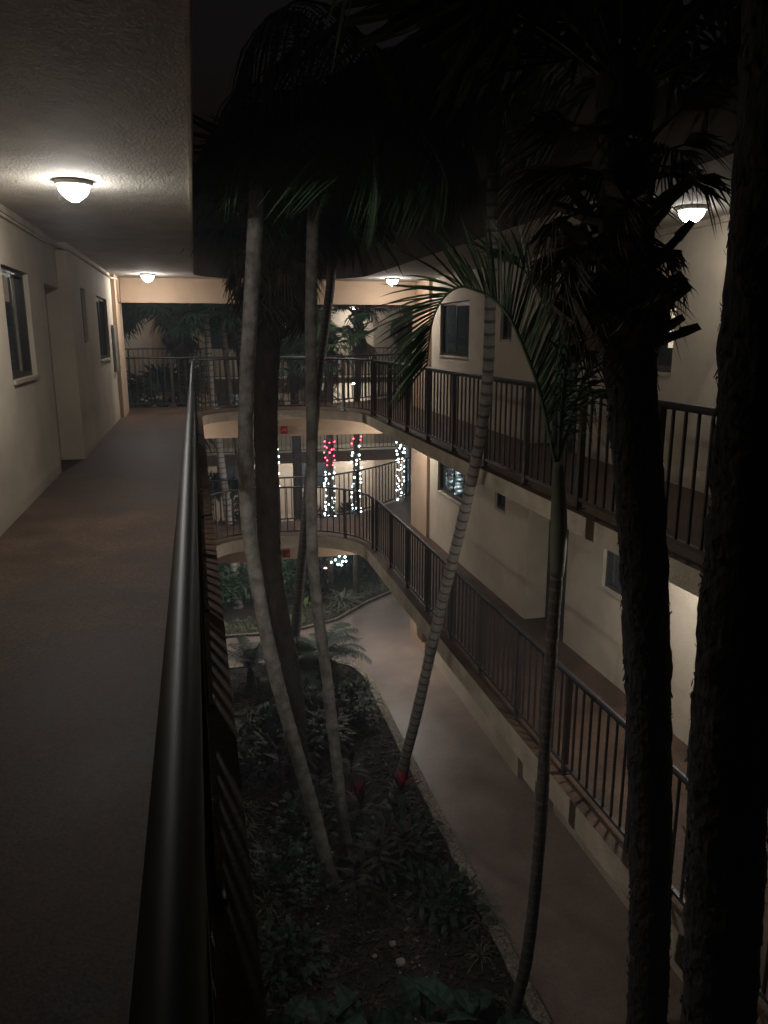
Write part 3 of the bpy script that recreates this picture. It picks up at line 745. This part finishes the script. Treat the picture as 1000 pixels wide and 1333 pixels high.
F2 = thing('palm_tree', 'thick brown palm trunk standing behind the two slim palms near the bridge', 'palm', (1.31,11,0), 'thick shaggy palms in the bed')
rough_trunk(F2, [(1.25,11,.0),(1.24,11,1.1),(1.17,11,1.9),(1.06,11,2.55),(.93,11,3.6),(.92,11,5.1),(.95,11,6.2),(1.06,11,7.30),(1.16,11,7.86),(1.22,11,8.5)], .15, .18, BARKB, amp=.10)
boots(F2, (1.14,11,8.1), 46, 1.2, .17, BOOTM, .28, (20,60))
for i in range(30):
    az = i*137.5; inst(random.choice(FAN_D), 'dead_frond', F2, (1.12+.12*math.cos(R(az)),11+.12*math.sin(R(az)),7.75+.02*i), (R(random.uniform(-40,40)), R(62-i*1.4), R(az)), random.uniform(.6,.85))
crown(F2, (1.28,11,8.5), FAN_K, 22, (-30,60), (.9,1.2))
H_ = thing('palm_tree', 'thin dark palm trunk leaning in front of the bridge, crossing the slim palms', 'palm', (1.62,14.8,0), 'slender ringed palms in the bed')
trunk(H_, [(1.58,14.7,.0),(1.87,14.8,2.47),(2.12,14.9,4.49),(2.28,14.9,5.99),(2.46,14.9,7.16),(2.57,14.9,7.93),(2.62,14.9,8.6)], .10, .085, .12, BARKB)
crown(H_, (2.62,14.9,8.7), FR_SOFT, 12, (-20,30), (.9,1.2))

# ------------------------------------------------------------------ second garden beyond the bridge
def far_palm(label, pts, r, top, fans, nf, ndead, bootn=24, M=BARKB, ring=False, sc=(.8,1.1), tilt=(-25,65)):
    t = thing('palm_tree', label, 'palm', (pts[0][0], pts[0][1], 0), 'palms beyond the bridge')
    if ring: trunk(t, pts, r, r*.85, .14, BARKG, 12)
    else: rough_trunk(t, pts, r, r, M, 16, .08)
    if bootn: boots(t, (top[0],top[1],top[2]), bootn, .75, r*.95, BOOTM, .34, (15,60))
    for i in range(ndead):
        az = i*137.5; inst(random.choice(FAN_D), 'dead_frond', t, (top[0],top[1],top[2]-.15+.015*i), (R(random.uniform(-40,40)), R(68-i*1.2), R(az)), random.uniform(.8,1.1))
    crown(t, (top[0],top[1],top[2]+.1), fans, nf, tilt, sc)
    return t
far_palm('palm with shaggy dark head rising behind the end of the foreground handrail', [(-.30,20,.0),(-.34,20,4.87),(-.30,20,6.1),(-.36,20,7.0),(-.41,20,7.6)], .15, (-.41,20,7.6), FAN_G, 20, 10)
far_palm('drooping green fan palm beyond the bridge behind the slim foreground palms', [(1.35,21.5,.0),(1.3,21.5,4.5),(1.15,21.5,7.9)], .14, (1.15,21.5,7.9), FAN_G, 22, 6, tilt=(-50,50))
far_palm('bright green fan palm lit above the bridge railing between two trunks', [(2.75,22,.0),(2.72,22,4),(2.70,22,6.75)], .13, (2.70,22,6.75), FAN_G, 26, 4, sc=(.8,1.0), tilt=(-20,75))
far_palm('low palm crown showing dark fan leaves through the end railing', [(-.9,20.4,.0),(-.85,20.4,4.9)], .14, (-.85,20.4,4.95), FAN_K, 20, 4, sc=(.9,1.2), tilt=(-15,70))
far_palm('palm at the far end with hanging fronds over the tan wall', [(-1.9,22,.0),(-1.95,22,8.2)], .13, (-1.95,22,8.2), FAN_G, 22, 8, tilt=(-60,40))
far_palm('palm carrying a dark skirt of dead leaves beside the rounded frond', [(5.3,19.9,.0),(5.42,19.6,4.0),(5.46,19.5,7.6)], .11, (5.46,19.5,7.75), FAN_K, 6, 18, 20, sc=(.5,.7))
for i, (x, y, a) in enumerate(((.2,22.5,3),(.75,19.2,-5),(1.0,19.6,4),(1.25,19.0,-7))):
    t = thing('palm_tree', ('pale leaning palm trunk beyond the lower deck, farthest from the bridge','pale grey leaning trunk close beyond the lower deck railing',
        'thin upright trunk between the two leaning grey trunks beyond the deck','dark thin trunk crossing the grey ones beyond the deck')[i], 'palm', (x,y,0), 'palms beyond the bridge')
    dx = (-.5,-.35,.1,-.45)[i]
    trunk(t, [(x,y,.0),(x+dx*.4,y,2.4),(x+dx,y,5.2),(x+dx*1.3,y,7.4)], (.1,.11,.07,.07)[i], .07, .14, BARKG if i != 3 else BARKB, 10)
    crown(t, (x+dx*1.3,y,7.4), FAN_B if i % 2 else FR_SOFT, 10, (-25,40), (.7,.9))

# string lights wound on five trunks
bulb = bpy.data.meshes.new('light_bulb'); bm = bmesh.new(); bmesh.ops.create_icosphere(bm, subdivisions=1, radius=.026); bm.to_mesh(bulb); bm.free()
bulbr = bulb.copy(); bulb.materials.append(BULBW); bulbr.materials.append(BULBR)
bulbr.transform(Matrix.Scale(.72, 4))
def wrap(x0, x1, y, ztop, zbot, zred, r, n, label, skew=0):
    t = thing('string_light', label, 'string lights', (x1,y,zbot), 'string lights wound round palm trunks')
    pts = []; turns = (ztop-zbot)/.16
    for i in range(int(turns*10)+1):
        f = i/(turns*10); a = 2*PI*f*turns+skew; x = x1+(x0-x1)*(1-f)
        pts.append((x+(r+.012)*math.cos(a), y+(r+.012)*math.sin(a), ztop+(zbot-ztop)*f))
    g = MB(); g.tube(pts, .005, 3); g.build('wire', WIRE, t)
    for i in range(n):
        f = (i+.5)/n; k = f*(len(pts)-1); p = Vector(pts[int(k)]); c = Vector((x1+(x0-x1)*(1-f), y, p.z))
        o = (p-c).normalized(); q = p+o*.025+Vector((random.uniform(-.02,.02),random.uniform(-.02,.02),random.uniform(-.05,.05)))
        inst(bulbr if q.z > zred else bulb, 'light_bulb', t, q, (0,0,random.uniform(0,3)), random.uniform(.85,1.2))
WP = [(1.83,1.83,19.5,4.40,2.9,9,.075,24,'string of white lights on a trunk mostly hidden by the thick brown palm'),
      (2.82,2.79,19.5,4.28,2.7,3.75,.08,40,'red over white string lights peeking past the slim lichened trunk'),
      (3.27,3.23,19.5,4.30,1.9,3.50,.095,66,'string lights turning from red to white, on the thickest wrapped trunk'),
      (3.98,3.95,19.5,4.75,1.9,4.14,.085,56,'string lights with only a short red top, reaching up behind the tan beam'),
      (5.15,5.17,19.45,4.22,2.5,9,.075,40,'all white string lights beside the tan pier of the opposite wing')]
for i, wv in enumerate(WP):
    wrap(*wv, skew=i*1.3)
    if i == 4: continue
    x, y = wv[1], wv[2]
    labs = ('wrapped palm standing farthest behind the thick brown trunk','wrapped palm showing beside the slim lichened trunk','wrapped palm with red and white lights and a dark trunk','tall wrapped palm whose shaggy head rises behind the bridge lamp')
    if i == 3: far_palm(labs[i], [(x-.02,y,0),(wv[0],y,4.4),(4.05,19.5,6.5),(4.08,19.5,7.55)], .08, (4.08,19.5,7.55), FAN_B, 12, 3, 26, sc=(.5,.68), tilt=(-60,30))
    else: far_palm(labs[i], [(x-.02,y,0),(wv[0],y,4.4),(wv[0]+.05,y,6.2+.2*i)], wv[6]-.005, (wv[0]+.05,y,6.2+.2*i), FAN_B if i < 2 else FAN_G, 13, 2, 14, sc=(.5,.72), tilt=(-30,60))

# shrubs, strap plants and ground lights in the second garden
def shrub(label, c, rx, ry, rz, n, leaf, M, group='shrubs beyond the path'):
    t = thing('shrub', label, 'shrub', (c[0],c[1],.03), group)
    g = MB()
    for _ in range(7):
        a = random.uniform(0,2*PI); g.tube([(c[0],c[1],.03),(c[0]+.4*rx*math.cos(a),c[1]+.4*ry*math.sin(a),rz*.9),(c[0]+.75*rx*math.cos(a),c[1]+.75*ry*math.sin(a),rz*1.5)], [.018,.012,.005], 5)
    g.build('stem', BARKB, t)
    g = MB()
    cl = [(random.uniform(-.7,.7)*rx, random.uniform(-.7,.7)*ry, random.uniform(.35,1.45)*rz, random.uniform(.22,.42)) for _ in range(16)]
    for _ in range(n):
        x,y,z,r = random.choice(cl); d = Vector((random.gauss(0,1),random.gauss(0,1),random.gauss(.25,.8))).normalized()
        p = Vector((c[0]+x, c[1]+y, max(.08,z)))+d*r*random.uniform(.55,1.0)
        if p.z < .06: p.z = .06+random.uniform(0,.1)
        dd = (d+Vector((random.uniform(-.7,.7),random.uniform(-.7,.7),random.uniform(-.3,.6)))).normalized()
        g.blade(p, dd, leaf*random.uniform(.7,1.25), leaf*.5, random.uniform(.0,.5), 3)
    g.build('foliage', M, t)
shrub('leafy green bush under the lower bridge deck, nearest the foreground wing', (.45,19.3), .95, .8, .62, 2600, .13, LEAF)
shrub('green bush seen between the thick trunk and the slim ones', (1.95,19.5), .8, .7, .62, 2000, .12, LEAF)
shrub('dark purple-leaved bush beside the lichened trunk', (2.7,19.6), .5, .5, .55, 900, .12, TIDARK)
shrub('dense blue-green bush below the cluster of white lights', (3.5,20.6), 1.0, .7, .55, 2000, .10, LEAFB)
shrub('dark bush at the bend of the path by the opposite wing', (4.9,21.2), .9, .8, .5, 1600, .13, LEAFD)
shrub('bush lit yellow-green by a ground spot behind the lower deck', (2.55,20.2), .6, .5, 1.25, 1600, .12, LEAFY)  # yellow-green of the spot's light is put into the leaf colour
shrub('tall bush behind the wrapped trunks, reaching the lower deck', (3.5,21.6), 1.0, .6, 1.35, 2200, .13, LEAFB)
shrub('dark tall bush behind the pale leaning trunks', (.4,23.5), 1.6, .8, 1.9, 3000, .16, LEAFD)
shrub('dark hedge-like bush against the far building', (-1.6,24.5), 1.6, .8, 2.0, 2600, .16, LEAFD)

def straps(label, c, n, L, w, M, name='strap_plant', cat='plant', group=None, droop=.8, e=(25,80)):
    g = MB()
    for i in range(n):
        a = random.uniform(0,2*PI); el = R(random.uniform(*e)); l = L*random.uniform(.6,1.1)
        d = Vector((math.cos(a)*math.cos(el), math.sin(a)*math.cos(el), math.sin(el)))
        g.blade((c[0]+.03*math.cos(a), c[1]+.03*math.sin(a), c[2]), d, l, w, droop*random.uniform(.6,1.2), 6)
    o = g.build(name, M); return tag(o, label, cat, group)
straps('spider plant with long pale arching leaves beside the path beyond the bridge', (3.4,18.75,.05), 60, .95, .045, GRASSL, droop=.75)
straps('yellow-green strap plant in front of the wrapped trunks', (2.42,18.6,.05), 30, .75, .05, LEAFY)
straps('small strap plant by the light trunk base beyond the path', (1.7,18.4,.05), 24, .45, .03, GRASSL)
straps('dark strap plant at the far bend of the bed', (4.5,20.3,.05), 36, .8, .06, LEAFD)
tuft = []
for k in range(3):
    g = MB()
    for i in range(34):
        a = random.uniform(0,2*PI); el = R(random.uniform(25,80)); l = random.uniform(.22,.42)
        g.blade((.02*math.cos(a), .02*math.sin(a), 0), (math.cos(a)*math.cos(el), math.sin(a)*math.cos(el), math.sin(el)), l, .013, random.uniform(.5,1.1), 5)
    tuft.append(g.mesh('grass_tuft', GRASSL))
def tufts(lst, label, group):
    for x, y, s in lst: tag(inst(random.choice(tuft), 'grass_tuft', None, (x,y,.05), (0,0,random.uniform(0,6)), s), label, 'grass tuft', group)
edge = []
for a, b in zip(far_edge[1:7], far_edge[2:8]):
    for k in range(9):
        t = k/9; x = a[0]+(b[0]-a[0])*t; y = a[1]+(b[1]-a[1])*t; edge.append((x-.12+random.uniform(-.1,.1), y+.28+random.uniform(-.08,.15), random.uniform(.8,1.2))); edge.append((x-.35+random.uniform(-.1,.1), y+.6+random.uniform(-.1,.2), random.uniform(.8,1.2)))
tufts(edge, 'grassy tuft in the border along the diagonal path edge beyond the bridge', 'grass tufts along the diagonal path edge')
tufts([(random.uniform(.12,.55), y+random.uniform(-.15,.15), random.uniform(.8,1.35)) for y in [5.6+.38*i for i in range(25)]],
      'sprawling grassy tuft along the bed edge under the foreground walkway', 'grass tufts under the foreground walkway')
tufts([(2.95+random.uniform(-.22,.03), y, random.uniform(.7,1.1)) for y in (6.2,6.9,7.35,8.9,10.4,11.3,12.2,12.6,13.1,13.6,14.0,14.4)],
      'grassy tuft spilling over the pebbled kerb of the bed', 'grass tufts along the pebbled kerb')
tufts([(random.uniform(.5,2.5), random.uniform(13.2,14.9), random.uniform(.8,1.3)) for _ in range(22)],
      'grassy tuft at the rounded end of the bed before the bridge', 'grass tufts at the end of the bed')
# white light cluster on a low post, and garden spots
t = thing('string_light', 'small cluster of white lights over a bush under the lower deck', 'string lights', (3.44,19.5,.9))
g = MB(); g.tube([(3.44,19.5,.03),(3.44,19.5,1.05)], .012, 6); g.build('stake', WIRE, t)
g = MB(); g.lathe([(0,.93),(.1,.96),(.17,1.07),(.1,1.18),(0,1.2)], 8, (3.44,19.5,0)); g.build('wire_ball', WIRE, t)
for i in range(20):
    z = 1-2*(i+.5)/20; a = i*2.4; r = math.sqrt(1-z*z); inst(bulb, 'light_bulb', t, (3.44+.23*r*math.cos(a), 19.5+.23*r*math.sin(a), 1.07+.17*z), (0,0,0), 1.15)
for x, y, z, lab in ((2.28,19.1,1.65,'small garden spotlight glowing low behind the lower deck railing'),(3.05,19.2,.9,'small garden spotlight at the foot of the wrapped trunk')):
    s = thing('garden_spotlight', lab, 'spotlight', (x,y,.03)); g = MB(); g.tube([(x,y,.03),(x,y,z)], .012, 6); g.build('stake', WIRE, s)
    g = MB(); g.lathe([(0,z-.05),(.045,z-.04),(.05,z+.03),(.0,z+.03)], 10, (x,y,0)); g.build('housing', BRONZE, s)
    g = MB(); g.lathe([(.04,z+.032),(.03,z+.05),(0,z+.055)], 10, (x,y,0)); g.build('lens', LAWNLAMP, s)

# ------------------------------------------------------------------ plants in the near bed
cyc = pinnate(58, 1.15, 58, -45, .20, .017, .30, LEAFD, 72, 77, rr=.011)
def cycad(label, c, n, s, az0=0, tilt=(-15,35)):
    t = thing('cycad', label, 'plant', c); g = MB(); g.tube([(c[0],c[1],c[2]),(c[0],c[1],c[2]+.3)], [.09,.06], 9); g.build('trunk', BARKB, t)
    for i in range(n):
        az = az0+i*137.5; inst(cyc, 'frond', t, (c[0],c[1],c[2]+.28), (0, R(-random.uniform(*tilt)), R(az)), s*random.uniform(.85,1.1))
cycad('cycad with arching feathery fronds at the rounded end of the bed', (2.2,14.55,.04), 26, 1.0)
cycad('cycad half hidden behind the slim palms at the end of the bed', (1.55,14.2,.04), 20, .9)
cycad('small cycad at the bed corner near the foreground wing', (.75,14.6,.04), 12, .8)

def ti(label, c, h, n, red, L=.42, w=.085, nred=6, tips=None):
    t = thing('ti_plant', label, 'plant', c, 'ti plants in the bed')
    g = MB(); top = (c[0]+random.uniform(-.05,.05), c[1], c[2]+h); g.tube([c, (c[0],c[1],c[2]+h*.5), top], [.014,.012,.009], 6); g.build('stem', BARKB, t)
    g = MB()
    for i in range(n):
        a = i*2.4; f = i/n; el = R(-5+75*f); z = c[2]+h*(.55+.45*f)
        g.blade((c[0],c[1],z), (math.cos(a)*math.cos(el),math.sin(a)*math.cos(el),math.sin(el)), L*random.uniform(.75,1.1), w, .35*(1-f)+.1, 5, taper=.2)
    g.build('foliage', TIDARK, t)
    if red:
        g = MB()
        for i in range(nred):
            a = i*2.4+1; el = R(random.uniform(48,88)); g.blade(top, (math.cos(a)*math.cos(el),math.sin(a)*math.cos(el),math.sin(el)), L*random.uniform(.5,.85), w*.75, .06, 5, taper=.2)
        g.build('crimson_leaves', TIRED, t)
ti('ti plant with a bright crimson tip beside the lichened palm base', (1.93,9.35,.05), .55, 16, True, L=.46, nred=8)
ti('ti plant with crimson leaves around the base of the boldly ringed palm', (2.60,9.65,.05), .45, 18, True, nred=14, w=.055, L=.48)
ti('low ti plant with a pinkish tip in front of the boldly ringed palm', (2.12,8.85,.05), .30, 12, True, nred=7, w=.1, L=.36)
for i, (x,y,h,lab) in enumerate(((1.9,11.2,1.0,'tall maroon ti plant beside the thick brown palm'),(2.0,10.4,.6,'maroon ti plant behind the crimson tipped one'),(2.3,8.4,.6,'dark ti plant in front of the crimson group'),
        (1.9,8.2,.7,'dark ti plant between the palm base and the front rocks'),(2.4,9.3,.4,'low maroon ti plant between the crimson ones'),(1.45,10.1,.6,'dark ti plant close behind the lichened palm'),
        (.95,10.8,.6,'dark ti plant between the leaning palm and the foreground wing'),(1.55,7.75,.8,'spindly dark ti plant in front of the palm bases'))):
    ti(lab, (x,y,.05), h, 18, False, L=.36, w=.075)
shrub('dark undergrowth around the thick brown palm base', (1.35,12.2), .8, .9, .35, 1500, .15, LEAFD, 'undergrowth in the near bed')
shrub('low dark undergrowth along the middle of the bed', (2.1,12.4), .7, 1.0, .28, 1200, .15, LEAFD, 'undergrowth in the near bed')
shrub('dark leafy undergrowth around the crimson ti plants', (2.2,8.75), .5, .5, .24, 600, .16, LEAFD, 'undergrowth in the near bed')
shrub('dark leafy undergrowth by the bed edge under the walkway', (.75,11.6), .5, .8, .25, 800, .14, LEAFD, 'undergrowth in the near bed')
for x, y, lab in ((.9,8.6,'low dark clump under the leaning pale palm on its walkway side'),(1.2,9.6,'low dark clump between the two slim palm bases and the walkway'),(2.55,7.6,'low dark clump near the kerb in front of the crimson plants'),(.6,7.2,'low dark clump at the bed edge near the broad leaves')):
    shrub(lab, (x,y), .35, .4, .18, 260, .13, LEAFD, 'undergrowth in the near bed')
# bare twigs
for i, (x,y,h) in enumerate(((1.75,7.9,1.0),(2.45,8.1,.8),(1.1,7.2,.7),(1.55,11.2,1.8))):
    g = MB(); g.tube([(x,y,.04),(x+.03,y+.02,h*.5),(x-.02,y+.03,h)], [.008,.006,.003], 5)
    for k in range(3): g.tube([(x+.02,y+.02,h*(.4+.15*k)),(x+.12*(-1)**k,y+.05,h*(.55+.17*k))], [.004,.002], 4)
    tag(g.build('twig', LITTER), ('thin bare twig upright beside the leaning palm base','thin bare twig near the boldly ringed palm','short dry twig near the front of the bed','tall thin stem between the two slim palms')[i], 'twig', 'bare twigs in the bed')
# big leaves at the front of the bed
def bigleaf(L, W, seed):
    g = MB(); rnd = random.Random(seed); N = 10
    pts = [Vector((L*t, 0, .25*L*t-.45*L*t*t)) for t in [i/N for i in range(N+1)]]
    wd = [W*.5*math.sin(PI*min(1, .03+t**.75*.97))**.75 for t in [i/N for i in range(N+1)]]
    for i in range(N):
        for s in (-1,1):
            a0, a1 = pts[i], pts[i+1]; b0 = a0+Vector((0,s*wd[i],.06*wd[i]*4*(1+.3*(i%2)))); b1 = a1+Vector((0,s*wd[i+1],.06*wd[i+1]*4*(1+.3*((i+1)%2))))
            m0, m1 = (a0+b0)/2+Vector((0,0,.012*(i%2))), (a1+b1)/2+Vector((0,0,.012*((i+1)%2)))
            g.add([a0,a1,m1,m0], [(0,1,2,3) if s > 0 else (3,2,1,0)]); g.add([m0,m1,b1,b0], [(0,1,2,3) if s > 0 else (3,2,1,0)])
    g.tube([p+Vector((0,0,.004)) for p in pts], [.008*(1-.8*i/N)+.001 for i in range(N+1)], 5, 1)
    return g.mesh('leaf', [LEAFBIG, LEAFB], True)
BL = [bigleaf(.55,.26,i) for i in range(3)]
def bigplant(label, c, h, n):
    t = thing('broadleaf_plant', label, 'plant', c, 'broad leaved plants at the front of the bed')
    for i in range(n):
        a = i*2.4+random.uniform(-.3,.3); hh = h*random.uniform(.55,1.05); r = .12+.18*random.random()
        tip = (c[0]+r*math.cos(a), c[1]+r*math.sin(a), c[2]+hh)
        g = MB(); g.tube([c, (c[0]+r*.3*math.cos(a), c[1]+r*.3*math.sin(a), c[2]+hh*.6), tip], [.012,.009,.006], 5); g.build('leaf_stalk', LEAFD, t)
        inst(random.choice(BL), 'leaf', t, tip, (R(random.uniform(-25,25)), R(random.uniform(-40,25)), a), random.uniform(.75,1.15))
bigplant('broad leaved plant in the corner under the foreground walkway', (.35,5.9,.05), .5, 8)
bigplant('broad leaved plant with upright leaves at the front of the bed', (.85,5.85,.05), .6, 8)
bigplant('broad leaved plant in the middle of the bed front', (1.35,5.75,.05), .5, 8)
bigplant('broad leaved plant before the pale rocks', (1.8,5.8,.05), .42, 7)
bigplant('broad leaved plant towards the kerb at the bed front', (2.3,5.75,.05), .4, 7)

# ------------------------------------------------------------------ thin haze volume, added to stand in for lens bloom
hz = MB(); hz.box(-28, 30, -12, 44, -1.5, 12.6)
HM = bpy.data.materials.new('bloom_haze'); HM.use_nodes = True
hn = HM.node_tree.nodes; hn.remove(hn['Principled BSDF'])
pv = hn.new('ShaderNodeVolumePrincipled'); pv.inputs['Color'].default_value = (.86, .9, 1, 1); pv.inputs['Density'].default_value = .0045
HM.node_tree.links.new(pv.outputs[0], hn['Material Output'].inputs['Volume'])
kind(hz.build('bloom_haze_volume', HM), 'stuff')
